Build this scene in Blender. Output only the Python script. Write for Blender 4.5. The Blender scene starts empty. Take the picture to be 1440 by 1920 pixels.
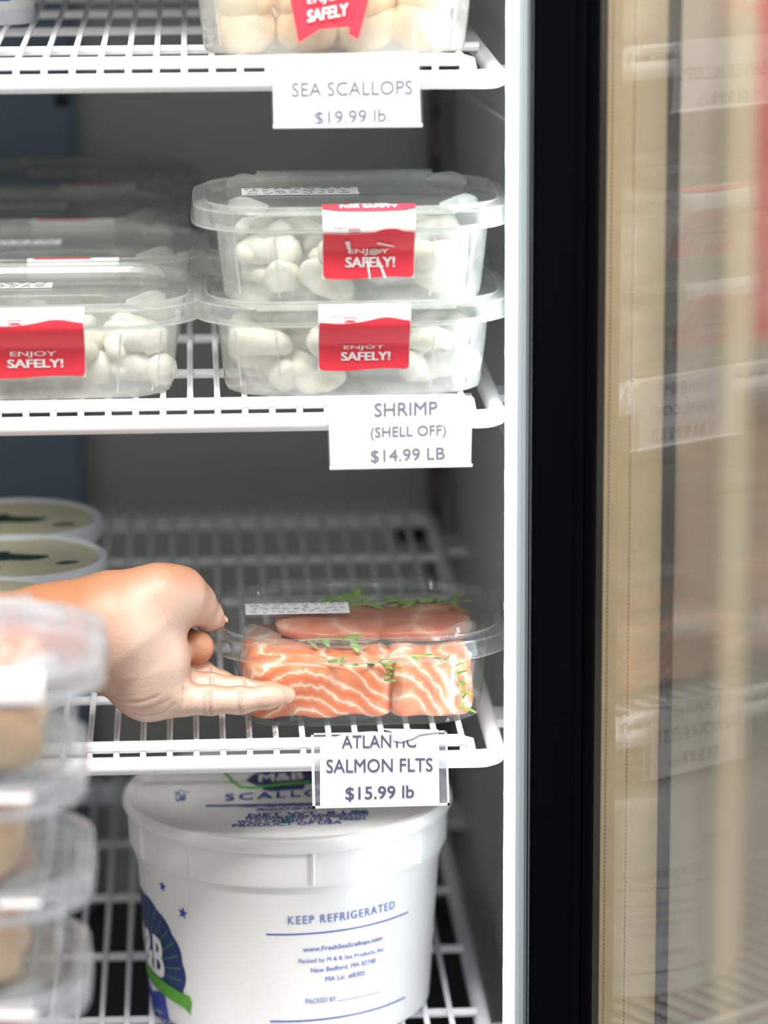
import bpy, bmesh, math, random
import numpy as np
from mathutils import Vector, Matrix
random.seed(7)
SC = bpy.context.scene
COL = SC.collection
PI = math.pi

# ------------------------------------------------------------------ camera
FPX = 6600.0
CAM = np.array([0.0, -2.06, 1.60])
_y = np.array([350-720, 960+620, -FPX], float); _y /= np.linalg.norm(_y)
_r = 0.0
for _ in range(20):
    _u = np.array([_r, 1, 0]); _z = _u-_y*(_u@_y); _z /= np.linalg.norm(_z); _r += -.005-_z[0]/_z[1]
_x = np.cross(_y, _z)
CR = np.stack([_x, _y, _z], 1)                      # world axes in camera coordinates
cam_d = bpy.data.cameras.new('camera')
cam = bpy.data.objects.new('camera', cam_d); COL.objects.link(cam)
M = Matrix([list(r) for r in CR.T]).to_4x4(); M.translation = Vector(CAM)
cam.matrix_world = M
cam_d.sensor_fit = 'HORIZONTAL'; cam_d.sensor_width = 24.0; cam_d.lens = FPX/1440*24.0
cam_d.clip_start = .05; cam_d.clip_end = 50
cam_d.dof.use_dof = True; cam_d.dof.focus_distance = 2.16; cam_d.dof.aperture_fstop = 3.4
SC.camera = cam

def at(px, py, Y=None, Z=None, X=None):
    """world point where the sight line of a photo pixel meets a plane of the scene"""
    d = CR.T@np.array([(px-720)/FPX, (960-py)/FPX, -1.0])
    if Y is not None: t = (Y-CAM[1])/d[1]
    elif Z is not None: t = (Z-CAM[2])/d[2]
    else: t = (X-CAM[0])/d[0]
    return Vector(CAM+t*d)

# ------------------------------------------------------------------ light, world, exposure
w = bpy.data.worlds.new('store_light'); SC.world = w; w.use_nodes = True
w.node_tree.nodes['Background'].inputs[0].default_value = (.97, .985, 1.0, 1)
w.node_tree.nodes['Background'].inputs[1].default_value = .34
def area(name, loc, target, size, power, col):
    l = bpy.data.lights.new(name, 'AREA'); l.shape = 'RECTANGLE'; l.size, l.size_y = size; l.energy = power; l.color = col
    o = bpy.data.objects.new(name, l); COL.objects.link(o); o.location = loc
    o.rotation_euler = (Vector(target)-Vector(loc)).to_track_quat('-Z', 'Y').to_euler()
    o['label'] = 'bright ceiling light panel of the store above the open cooler'; o['category'] = 'light'
    return o
area('ceiling_light', (-.15, -.88, 2.75), (-.1, -.1, 1.0), (1.6, .5), 46, (1, .97, .93))
area('ceiling_light', (1.6, -.2, 2.75), (1.3, 1.3, .8), (1.2, 1.2), 8.5, (1, .94, .85))
SC.objects['ceiling_light.001']['label'] = 'ceiling light panel over the planked wall right of the cooler'
vs = SC.view_settings
vs.view_transform = 'Standard'; vs.look = 'None'; vs.gamma = 1; vs.use_curve_mapping = False; vs.exposure = 0.85
SC.cycles.transparent_max_bounces = 40

# ------------------------------------------------------------------ helpers
def mat(name, col, rough=.5, metal=0, emit=None, es=0, sub=0, spec=.5, noise=None, bump=None):
    m = bpy.data.materials.new(name); m.use_nodes = True
    nt = m.node_tree; b = nt.nodes['Principled BSDF']
    b.inputs['Base Color'].default_value = (*col, 1); b.inputs['Roughness'].default_value = rough
    b.inputs['Metallic'].default_value = metal; b.inputs['Specular IOR Level'].default_value = spec
    if emit: b.inputs['Emission Color'].default_value = (*emit, 1); b.inputs['Emission Strength'].default_value = es
    if sub:
        b.inputs['Subsurface Weight'].default_value = sub; b.inputs['Subsurface Radius'].default_value = (.012, .006, .004); b.inputs['Subsurface Scale'].default_value = .5
    if noise:
        sc, c2, st = noise
        tc = nt.nodes.new('ShaderNodeTexCoord'); mp = nt.nodes.new('ShaderNodeMapping'); mp.inputs['Scale'].default_value = st
        nz = nt.nodes.new('ShaderNodeTexNoise'); nz.inputs['Scale'].default_value = sc; nz.inputs['Detail'].default_value = 4
        cr = nt.nodes.new('ShaderNodeValToRGB'); cr.color_ramp.elements[0].position = .35; cr.color_ramp.elements[1].position = .65
        cr.color_ramp.elements[0].color = (*col, 1); cr.color_ramp.elements[1].color = (*c2, 1)
        L = nt.links; L.new(tc.outputs['Object'], mp.inputs[0]); L.new(mp.outputs[0], nz.inputs['Vector']); L.new(nz.outputs['Fac'], cr.inputs[0]); L.new(cr.outputs[0], b.inputs['Base Color'])
    if bump:
        sc, st = bump
        nz = nt.nodes.new('ShaderNodeTexNoise'); nz.inputs['Scale'].default_value = sc; nz.inputs['Detail'].default_value = 3
        tc = nt.nodes.new('ShaderNodeTexCoord'); bp = nt.nodes.new('ShaderNodeBump'); bp.inputs['Strength'].default_value = st; bp.inputs['Distance'].default_value = .002
        L = nt.links; L.new(tc.outputs['Object'], nz.inputs['Vector']); L.new(nz.outputs['Fac'], bp.inputs['Height']); L.new(bp.outputs[0], b.inputs['Normal'])
    return m

def plastic(name, haze, hcol, tint=(.97, .985, .975), ior=1.45, rough=.06, nscale=60, bump=.0):
    """thin clear plastic: fresnel gloss over clear, with some milky haze"""
    m = bpy.data.materials.new(name); m.use_nodes = True; nt = m.node_tree; nt.nodes.clear(); L = nt.links
    N = nt.nodes.new
    out = N('ShaderNodeOutputMaterial'); tr = N('ShaderNodeBsdfTransparent'); tr.inputs[0].default_value = (*tint, 1)
    gl = N('ShaderNodeBsdfGlossy'); gl.inputs['Roughness'].default_value = rough
    df = N('ShaderNodeBsdfDiffuse'); df.inputs[0].default_value = (*hcol, 1)
    tl = N('ShaderNodeBsdfTranslucent'); tl.inputs[0].default_value = (*hcol, 1)
    h = N('ShaderNodeMixShader'); h.inputs[0].default_value = .4; L.new(df.outputs[0], h.inputs[1]); L.new(tl.outputs[0], h.inputs[2])
    m1 = N('ShaderNodeMixShader'); m2 = N('ShaderNodeMixShader'); fr = N('ShaderNodeFresnel'); ge = N('ShaderNodeNewGeometry'); mi = N('ShaderNodeMapRange'); mi.inputs[3].default_value = ior; mi.inputs[4].default_value = 1/ior; L.new(ge.outputs['Backfacing'], mi.inputs[0]); L.new(mi.outputs[0], fr.inputs[0])
    L.new(tr.outputs[0], m1.inputs[1]); L.new(h.outputs[0], m1.inputs[2])
    tc = N('ShaderNodeTexCoord'); nz = N('ShaderNodeTexNoise'); nz.inputs['Scale'].default_value = nscale; nz.inputs['Detail'].default_value = 3
    mr = N('ShaderNodeMapRange'); mr.inputs[1].default_value = .35; mr.inputs[2].default_value = .65
    mr.inputs[3].default_value = haze*.7; mr.inputs[4].default_value = haze*1.3
    L.new(tc.outputs['Object'], nz.inputs['Vector']); L.new(nz.outputs['Fac'], mr.inputs[0]); L.new(mr.outputs[0], m1.inputs[0])
    if bump:
        bp = N('ShaderNodeBump'); bp.inputs['Strength'].default_value = bump; bp.inputs['Distance'].default_value = .002
        L.new(nz.outputs['Fac'], bp.inputs['Height']); L.new(bp.outputs[0], gl.inputs['Normal']); L.new(bp.outputs[0], fr.inputs['Normal'])
    L.new(fr.outputs[0], m2.inputs[0]); L.new(m1.outputs[0], m2.inputs[1]); L.new(gl.outputs[0], m2.inputs[2]); L.new(m2.outputs[0], out.inputs[0])
    return m

class MB:
    def __init__(s): s.v = []; s.f = []
    def add(s, v, f):
        n = len(s.v); s.v += [tuple(p) for p in v]; s.f += [tuple(i+n for i in q) for q in f]; return s
    def box(s, x0, x1, y0, y1, z0, z1, c=0):
        if c == 0:
            v = [(x, y, z) for z in (z0, z1) for y in (y0, y1) for x in (x0, x1)]
            return s.add(v, [(0, 2, 3, 1), (4, 5, 7, 6), (0, 1, 5, 4), (2, 6, 7, 3), (0, 4, 6, 2), (1, 3, 7, 5)])
        bm = bmesh.new(); bmesh.ops.create_cube(bm, size=1)
        for q in bm.verts: q.co = ((x0+x1)/2+q.co.x*(x1-x0), (y0+y1)/2+q.co.y*(y1-y0), (z0+z1)/2+q.co.z*(z1-z0))
        bmesh.ops.bevel(bm, geom=bm.edges[:], offset=c, segments=2, affect='EDGES')
        bm.verts.index_update(); s.add([q.co[:] for q in bm.verts], [[q.index for q in f.verts] for f in bm.faces]); bm.free(); return s
    def tube(s, pts, r, n=8, cap=True):
        pts = [Vector(p) for p in pts]; rs = r if hasattr(r, '__len__') else [r]*len(pts)
        rings = []; ref = None
        for i, p in enumerate(pts):
            t = (pts[min(i+1, len(pts)-1)]-pts[max(i-1, 0)]).normalized()
            if ref is None: ref = t.orthogonal().normalized()
            a = (ref-t*ref.dot(t)).normalized(); ref = a; b = t.cross(a)
            rings.append([p+(a*math.cos(2*PI*k/n)+b*math.sin(2*PI*k/n))*rs[i] for k in range(n)])
        return s.loft(rings, cap, cap)
    def loft(s, rings, cap0=True, cap1=True, close=True):
        n = len(rings[0]); v = [p for r in rings for p in r]; f = []
        for i in range(len(rings)-1):
            for k in range(n if close else n-1):
                f.append((i*n+k, i*n+(k+1) % n, (i+1)*n+(k+1) % n, (i+1)*n+k))
        if cap0: f.append(tuple(range(n-1, -1, -1)))
        if cap1: f.append(tuple((len(rings)-1)*n+k for k in range(n)))
        return s.add(v, f)
    def lathe(s, prof, n=48, cap0=True, cap1=True):
        return s.loft([[(r*math.cos(2*PI*k/n), r*math.sin(2*PI*k/n), z) for k in range(n)] for r, z in prof], cap0, cap1)
    def grid(s, P):                                   # P[i][j] points
        a, b = len(P), len(P[0])
        return s.add([p for r in P for p in r], [(i*b+j, i*b+j+1, (i+1)*b+j+1, (i+1)*b+j) for i in range(a-1) for j in range(b-1)])
    def ell(s, c, r, n=12, m=8, rot=None):
        rings = []
        for i in range(1, m):
            t = PI*i/m; ring = []
            for k in range(n):
                p = Vector((r[0]*math.sin(t)*math.cos(2*PI*k/n), r[1]*math.sin(t)*math.sin(2*PI*k/n), -r[2]*math.cos(t)))
                if rot is not None: p = rot@p
                ring.append(p+Vector(c))
            rings.append(ring)
        return s.loft(rings)
    def build(s, name, m, parent=None, smooth=40, loc=None, label=None):
        me = bpy.data.meshes.new(name); me.from_pydata([tuple(p) for p in s.v], [], s.f)
        bm = bmesh.new(); bm.from_mesh(me); bmesh.ops.recalc_face_normals(bm, faces=bm.faces[:]); bm.to_mesh(me); bm.free()
        me.materials.append(m)
        if smooth: me.shade_smooth(); me.set_sharp_from_angle(angle=math.radians(smooth))
        o = bpy.data.objects.new(name, me); COL.objects.link(o)
        if parent: o.parent = parent
        if loc is not None: o.location = loc
        if label: o['label'] = label
        return o

def sheet(P, th):
    """thin solid from a grid of points"""
    m = MB(); a, b = len(P), len(P[0])
    P = [[Vector(p) for p in r] for r in P]; Q = []
    for i in range(a):
        row = []
        for j in range(b):
            du = P[i][min(j+1, b-1)]-P[i][max(j-1, 0)]; dv = P[min(i+1, a-1)][j]-P[max(i-1, 0)][j]
            n = du.cross(dv); n.normalize(); row.append(P[i][j]+n*th)
        Q.append(row)
    m.grid(P); m.grid(Q); N = a*b
    edge = [(0, j) for j in range(b)]+[(i, b-1) for i in range(1, a)]+[(a-1, j) for j in range(b-2, -1, -1)]+[(i, 0) for i in range(a-2, 0, -1)]
    e = [i*b+j for i, j in edge]
    for k in range(len(e)): m.f.append((e[k], e[(k+1) % len(e)], e[(k+1) % len(e)]+N, e[k]+N))
    return m
def prism(poly, fn, th, nrm):
    """flat polygon (2D) mapped by fn to 3D and given thickness along nrm"""
    a = [Vector(fn(*p)) for p in poly]; n = Vector(nrm)*th; m = MB(); k = len(a)
    m.add(a+[p+n for p in a], [tuple(range(k)), tuple(range(2*k-1, k-1, -1))]+[(i, (i+1) % k, (i+1) % k+k, i+k) for i in range(k)])
    return m

def empty(name, loc=(0, 0, 0), label=None, cat=None, group=None, rz=0):
    o = bpy.data.objects.new(name, None); o.empty_display_size = .02; COL.objects.link(o); o.location = loc; o.rotation_euler = (0, 0, rz)
    return tag(o, label, cat, group)
def tag(o, label=None, cat=None, group=None, kind=None):
    if label: o['label'] = label
    if cat: o['category'] = cat
    if group: o['group'] = group
    if kind: o['kind'] = kind
    return o
def dup(root, loc, rz=None, label=None, group=None, skip=()):
    def cp(o, par):
        c = o.copy(); COL.objects.link(c)
        if par: c.parent = par
        for ch in o.children:
            if ch.name.split('.')[0] not in skip: cp(ch, c)
        return c
    r = cp(root, None); r.location = loc
    if rz is not None: r.rotation_euler = (0, 0, rz)
    return tag(r, label, None, group)

_tc = {}
def text_verts(body, bold=0.0, spacing=1.0):
    key = (body, bold, spacing)
    if key not in _tc:
        cu = bpy.data.curves.new('txt', 'FONT'); cu.body = body; cu.size = 1; cu.resolution_u = 3; cu.space_character = spacing
        o = bpy.data.objects.new('txt', cu); COL.objects.link(o)
        dg = bpy.context.evaluated_depsgraph_get(); me = bpy.data.meshes.new_from_object(o.evaluated_get(dg))
        v = [tuple(p.co) for p in me.vertices]; f = [tuple(p.vertices) for p in me.polygons]
        bpy.data.objects.remove(o); bpy.data.curves.remove(cu); bpy.data.meshes.remove(me)
        xs = [p[0] for p in v]; ys = [p[1] for p in v]
        x0, x1, y0, y1 = min(xs), max(xs), min(ys), max(ys)
        hh = y1-y0; sh = [(0, 0)]
        if bold: sh = [(-bold, -bold*.6), (bold, -bold*.6), (-bold, bold*.6), (bold, bold*.6)] + ([(0, 0)] if bold > .02 else [])
        V_ = []; F_ = []
        for a, b in sh:
            F_ += [tuple(i+len(V_) for i in q) for q in f]; V_ += [((p[0]-x0+a)/(x1-x0), (p[1]-y0+b)/hh) for p in v]
        _tc[key] = (V_, F_)
    return _tc[key]
def lettering(body, fn, m, parent, bold=0.0, spacing=1.0, name='lettering', label=None):
    """fn maps (u,v) in the unit box of the text to a 3D point"""
    v, f = text_verts(body, bold, spacing); nb = 5 if bold > .02 else 4 if bold else 1
    e = .004; q = Vector(fn(.5, .5)); nn = (Vector(fn(.5+e, .5))-q).cross(Vector(fn(.5, .5+e))-q).normalized(); per = len(v)//nb
    mb = MB(); mb.add([Vector(fn(*p))+nn*(.00003*(i//per)) for i, p in enumerate(v)], f)
    me = bpy.data.meshes.new(name); me.from_pydata([tuple(p) for p in mb.v], [], mb.f); me.materials.append(m)
    o = bpy.data.objects.new(name, me); COL.objects.link(o); o.parent = parent
    if label: o['label'] = label
    return o

# ------------------------------------------------------------------ materials
WHITE = mat('white_coating', (.86, .87, .9), .35)
STEEL = mat('liner_metal', (.72, .75, .73), .34, metal=.4, noise=(3, (.78, .80, .78), (6, 1, .4)))
BACK = mat('back_liner', (.44, .45, .42), .45, metal=.2)
DUCT = mat('duct_blue', (.16, .22, .29), .5)
DARK = mat('dark_plastic', (.02, .02, .022), .5)
BLACK = mat('gloss_black', (.003, .003, .004), .10, spec=.10)
BLACKM = mat('satin_black', (.0016, .0019, .0028), .5, spec=.03)
BROWN = mat('upright_metal', (.13, .115, .105), .45, metal=.3)
LEDM = mat('led_diffuser', (1, 1, 1), .4, emit=(.82, .91, 1), es=3.6)
CHIP = mat('led_chip', (1, 1, 1), .4, emit=(.88, .95, 1), es=16)
LEDC = mat('led_cover', (.40, .46, .48), .25, sub=.0)
TANSP = mat('tan_spacer', (.50, .39, .235), .45, noise=(14, (.55, .43, .27), (1, 1, 3)))
HOLE = mat('spacer_hole', (.25, .18, .1), .8)
GLASSD = plastic('door_glass_pane', .05, (.8, .8, .75), tint=(.97, .97, .96), ior=1.19, rough=.03, nscale=6)
CLOUDT = plastic('cloudy_tray_plastic', .20, (.70, .74, .80), rough=.15, nscale=30)
GLASSO = plastic('door_glass_outer', .03, (.8, .8, .75), tint=(.97, .97, .96), ior=1.03, rough=.03, nscale=6)
CLOUD = plastic('cloudy_plastic', .36, (.70, .74, .80), rough=.15, nscale=30)
CLEAR = plastic('clear_plastic', .045, (.8, .85, .85), ior=1.5, rough=.04, nscale=80)
FROST = plastic('frosted_plastic', .42, (.86, .88, .85), rough=.12, nscale=45)
FROSTL = plastic('fogged_lid_plastic', .28, (.70, .74, .70), rough=.15, nscale=35)
SLEEVE = plastic('clear_sleeve', .14, (.7, .72, .85), rough=.08)
CARD = mat('white_card', (.90, .90, .94), .55)
STICK = mat('white_sticker', (.87, .87, .88), .45)
RED = mat('sticker_red', (.86, .045, .075), .4)
PRW = mat('print_white', (.9, .9, .9), .5)
GREY1 = mat('print_grey', (.21, .21, .27), .6)
GREY2 = mat('print_slate', (.115, .115, .20), .6)
INK = mat('pen_ink', (.05, .05, .08), .6)
NAVY = mat('print_navy', (.012, .03, .15), .4)
BLUE = mat('print_blue', (.03, .06, .38), .4)
PALEB = mat('print_pale_blue', (.16, .2, .5), .45)
GREEN = mat('print_green', (.10, .36, .03), .4)
PAIL = mat('pail_white', (.82, .815, .80), .32, sub=.0)
TUBW = mat('tub_white', (.72, .76, .82), .35)
TUBL = mat('tub_lid_print', (.62, .58, .36), .4, noise=(16, (.62, .62, .52), (1, 1, 1)))
LEAFD = mat('tub_leaf_print', (.01, .05, .03), .4)
SHRIMP = mat('shrimp_flesh', (.88, .87, .84), .35, sub=.3, noise=(45, (.78, .72, .60), (1, 1, 1)))
SCAL = mat('scallop_flesh', (.92, .80, .60), .35, sub=.35, noise=(22, (.95, .64, .36), (1, 1, 1)))
STEM = mat('herb_stem', (.42, .50, .16), .5)
LEAFG = mat('herb_leaf', (.15, .32, .05), .45, noise=(90, (.26, .42, .08), (1, 1, 1)))
SKINF = mat('fish_skin', (.03, .035, .045), .3)
SLEEVEC = mat('sleeve_cloth', (.12, .13, .16), .9)

def salmon_mat(name, a, b, line, centre, scale, dist=1.6):
    m = bpy.data.materials.new(name); m.use_nodes = True; nt = m.node_tree; B = nt.nodes['Principled BSDF']; L = nt.links; N = nt.nodes.new
    tc = N('ShaderNodeTexCoord'); mp = N('ShaderNodeMapping'); mp.inputs['Location'].default_value = centre
    nz0 = N('ShaderNodeTexNoise'); nz0.inputs['Scale'].default_value = 22; nz0.inputs['Detail'].default_value = 2
    mxv = N('ShaderNodeVectorMath'); mxv.operation = 'SCALE'; mxv.inputs['Scale'].default_value = .035
    adv = N('ShaderNodeVectorMath'); adv.operation = 'ADD'
    wv = N('ShaderNodeTexWave'); wv.wave_type = 'RINGS'; wv.rings_direction = 'Y'; wv.wave_profile = 'SIN'
    wv.inputs['Scale'].default_value = scale; wv.inputs['Distortion'].default_value = dist; wv.inputs['Detail'].default_value = 1; wv.inputs['Detail Scale'].default_value = 6
    cr = N('ShaderNodeValToRGB'); e = cr.color_ramp.elements; e[0].position = .0; e[0].color = (*a, 1); e[1].position = 1; e[1].color = (*line, 1)
    k = e.new(.84); k.color = (*b, 1)
    nz = N('ShaderNodeTexNoise'); nz.inputs['Scale'].default_value = 28
    mx = N('ShaderNodeMixRGB'); mx.inputs[2].default_value = (*b, 1)
    mr = N('ShaderNodeMapRange'); mr.inputs[1].default_value = .5; mr.inputs[2].default_value = .85
    L.new(tc.outputs['Object'], mp.inputs[0]); L.new(tc.outputs['Object'], nz0.inputs['Vector']); L.new(nz0.outputs['Color'], mxv.inputs[0]); L.new(mp.outputs[0], adv.inputs[0]); L.new(mxv.outputs[0], adv.inputs[1])
    L.new(adv.outputs[0], wv.inputs['Vector']); L.new(wv.outputs['Color'], cr.inputs[0]); L.new(tc.outputs['Object'], nz.inputs['Vector']); L.new(nz.outputs['Fac'], mr.inputs[0])
    L.new(mr.outputs[0], mx.inputs[0]); L.new(cr.outputs[0], mx.inputs[1]); L.new(mx.outputs[0], B.inputs['Base Color'])
    B.inputs['Roughness'].default_value = .3; B.inputs['Subsurface Weight'].default_value = .15; B.inputs['Subsurface Radius'].default_value = (.01, .004, .002); B.inputs['Subsurface Scale'].default_value = .4
    return m
SALM = salmon_mat('salmon_flesh', (.80, .20, .075), (.84, .34, .19), (.95, .72, .58), (-.004, 0, .034), 33, 1.6)
SALM2 = salmon_mat('salmon_flesh_pale', (.80, .24, .11), (.84, .42, .28), (.95, .74, .6), (.034, 0, .026), 30, 1.6)
SALM3 = salmon_mat('salmon_flesh_top', (.55, .16, .09), (.62, .26, .17), (.75, .42, .32), (0, .05, .03), 20)
PALEF = mat('pale_fillet', (.80, .66, .44), .4, sub=.2, noise=(16, (.80, .42, .2), (1, 1, 1)))

# ------------------------------------------------------------------ setting: store floor and wall
WALLM = mat('wall_boards', (.52, .455, .36), .6, noise=(3, (.46, .39, .30), (8, 1, .5)))
WALL2 = mat('wall_boards_pale', (.60, .53, .41), .6, noise=(3, (.55, .47, .35), (8, 1, .5)))
FLOORM = mat('floor_concrete', (.38, .36, .33), .6, noise=(3, (.32, .30, .28), (1, 1, 1)))
fl = MB().box(-3, 3.5, -4, 2.4, -.06, 0).build('floor', FLOORM, smooth=0); tag(fl, kind='structure', label='plain grey concrete store floor')
wl = empty('wall_back', (0, 1.9, 0)); tag(wl, 'beige boarded store wall behind the cooler', kind='structure')
MB().box(-3, 3.5, .03, .13, 0, 3).build('wall_core', WALLM, wl, smooth=0)
pb = [MB().box(0, .112, 0, .03, 0, 3, .004).build('plank', mm, wl, smooth=30) for mm in (WALLM, WALL2)]
for k in range(28):
    o = pb[k % 2] if k < 2 else pb[[0, 1, 0, 0, 1][k % 5]].copy()
    if k >= 2: COL.objects.link(o); o.parent = wl
    o.location = (-.9+k*.115, -.002*(k % 3), 0)

# ------------------------------------------------------------------ refrigerator
XR, XL, YB = .200, -.50, .68
ZB, ZT = .62, 1.63  # unseen top set low so the header shades the shelf backs
fr = empty('refrigerator', (-.15, .3, 0), 'black glass door display cooler, its lit interior holding the four wire shelves', 'refrigerator')
fr0 = Vector((-.15, .3, 0))
def fbox(name, m, x0, x1, y0, y1, z0, z1, c=0, par=None, label=None):
    return MB().box(x0-fr0.x, x1-fr0.x, y0-fr0.y, y1-fr0.y, z0, z1, c).build(name, m, par or fr, smooth=30, label=label)
fbox('back_panel', BACK, XL, XR+.03, YB, YB+.04, ZB, ZT)
fbox('side_panel', STEEL, XR, XR+.03, .0, YB, ZB, ZT, label='brushed grey metal inner wall on the right')
fbox('side_panel', BACK, XL-.03, XL, .0, YB, ZB, ZT)
fbox('top_panel', BACK, XL-.03, XR+.03, 0, YB+.04, ZT, ZT+.05)
fbox('bottom_panel', DARK, XL-.03, XR+.03, 0, YB+.04, ZB-.05, ZB)
fbox('plinth', BLACKM, XL-.03, XR+.03, -.01, YB+.04, 0, ZB-.05)
fbox('header', BLACKM, XL-.03, XR+.03, -.02, .02, ZT-.02, ZT+.22)
dp = fbox('duct_panel', DUCT, XL, -.092, .645, YB, ZB, ZT, .004, label='blue grey upright duct cover at the back left')
xsc = at(115, 188, Y=.642)
MB().ell((xsc.x-fr0.x, .643-fr0.y, xsc.z), (.006, .004, .006)).build('screw', DARK, dp)
up = fbox('upright', BROWN, .181, .192, .655, YB, ZB, ZT, .001, label='slotted brown metal shelf upright in the back corner')
slot = MB().box(.184-fr0.x, .189-fr0.x, .6535-fr0.y, .656-fr0.y, 0, .012)
s0 = None
for k in range(24):
    if s0 is None: s0 = slot.build('slot', DARK, up, smooth=0); s = s0
    else: s = s0.copy(); COL.objects.link(s); s.parent = up
    s.location = (0, 0, .66+k*.04)
for px in (757, 786):
    p = at(px, 1001, Y=.672); MB().ell((p.x-fr0.x, .674-fr0.y, p.z), (.006, .006, .009)).build('wall_plug', DARK, fr)
# jamb with LED strip
jb = fbox('jamb', BLACKM, .1955, .222, -.038, .0, ZB-.05, ZT+.05, .002, label='black front door jamb right of the light strip')
fbox('jamb', BLACKM, XL-.03, XL+.005, -.025, .0, ZB-.05, ZT+.05, .002)
ls = fbox('light_strip', LEDC, .1885, .1958, -.018, .008, ZB, ZT, .002, label='frosted plastic channel of the vertical led light')
df = fbox('light_diffuser', LEDM, .1832, .1888, -.016, .006, ZB, ZT, .002, par=ls, label='glowing white diffuser')
c0 = None
for k in range(25):
    if c0 is None: c = c0 = MB().ell((.1838-fr0.x, -.004-fr0.y, 0), (.0013, .006, .012), 10, 6).build('led_chip', CHIP, ls)
    else: c = c0.copy(); COL.objects.link(c); c.parent = ls
    c.location = (0, 0, ZB+.03+k*.0395)

# open glass door, hinged at the right jamb
TH = math.radians(17)
dr = empty('door', (0, 0, 0), None); dr.parent = fr; dr.location = Vector((.2225, -.03, 0))-fr0; dr.rotation_euler = (0, 0, -PI/2+TH)
# local: +x runs along the door away from the hinge, +y is the outer side
def dbox(name, m, x0, x1, y0, y1, z0, z1, c=0, label=None):
    return MB().box(x0, x1, y0, y1, z0, z1, c).build(name, m, dr, smooth=30, label=label)
DZ0, DZ1, DW = ZB-.03, ZT+.03, .66
dbox('door_frame', BLACK, 0, .0300, 0, .040, DZ0, DZ1, .003, 'glossy black hinge stile with gasket')
dbox('door_frame', BLACK, DW-.03, DW, 0, .045, DZ0, DZ1, .003)
dbox('door_frame', BLACK, .0315, DW-.03, 0, .045, DZ1-.05, DZ1, .003)
dbox('door_frame', BLACK, .0315, DW-.03, 0, .045, DZ0, DZ0+.05, .003)
gs = MB()
for x in (.006, .013): gs.tube([(x, -.002, DZ0+.01), (x, -.002, DZ1-.01)], .0028, 8)
gs.build('gasket', BLACKM, dr)
dbox('glass_pane', GLASSD, .0300, DW-.03, .0005, .0035, DZ0+.05, DZ1-.05, 0, 'inner glass pane')
dbox('glass_pane', GLASSO, .0300, DW-.03, .0275, .0305, DZ0+.05, DZ1-.05, 0, 'outer glass pane')
sp = dbox('spacer_strip', TANSP, .0302, .0745, .0045, .0265, DZ0+.05, DZ1-.05, .001, 'tan spacer strip with pinholes between the panes')
h = MB()
nh = 380
for k in range(nh):
    z = DZ0+.06+k*(DZ1-DZ0-.12)/nh
    for x in (.0385, .0690): h.box(x-.0008, x+.0008, .0041, .0046, z, z+.0016)
ho = h.build('pinholes', HOLE, sp, smooth=0); ho['kind'] = 'stuff'
dbox('outer_trim', BLACKM, .0745, .083, .022, .0265, DZ0+.05, DZ1-.05)
hd = MB().tube([(DW-.02, .045, 1.0), (DW-.02, .08, 1.02), (DW-.02, .08, 1.38), (DW-.02, .045, 1.4)], .009, 10); hd.build('handle', BLACK, dr)

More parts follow.
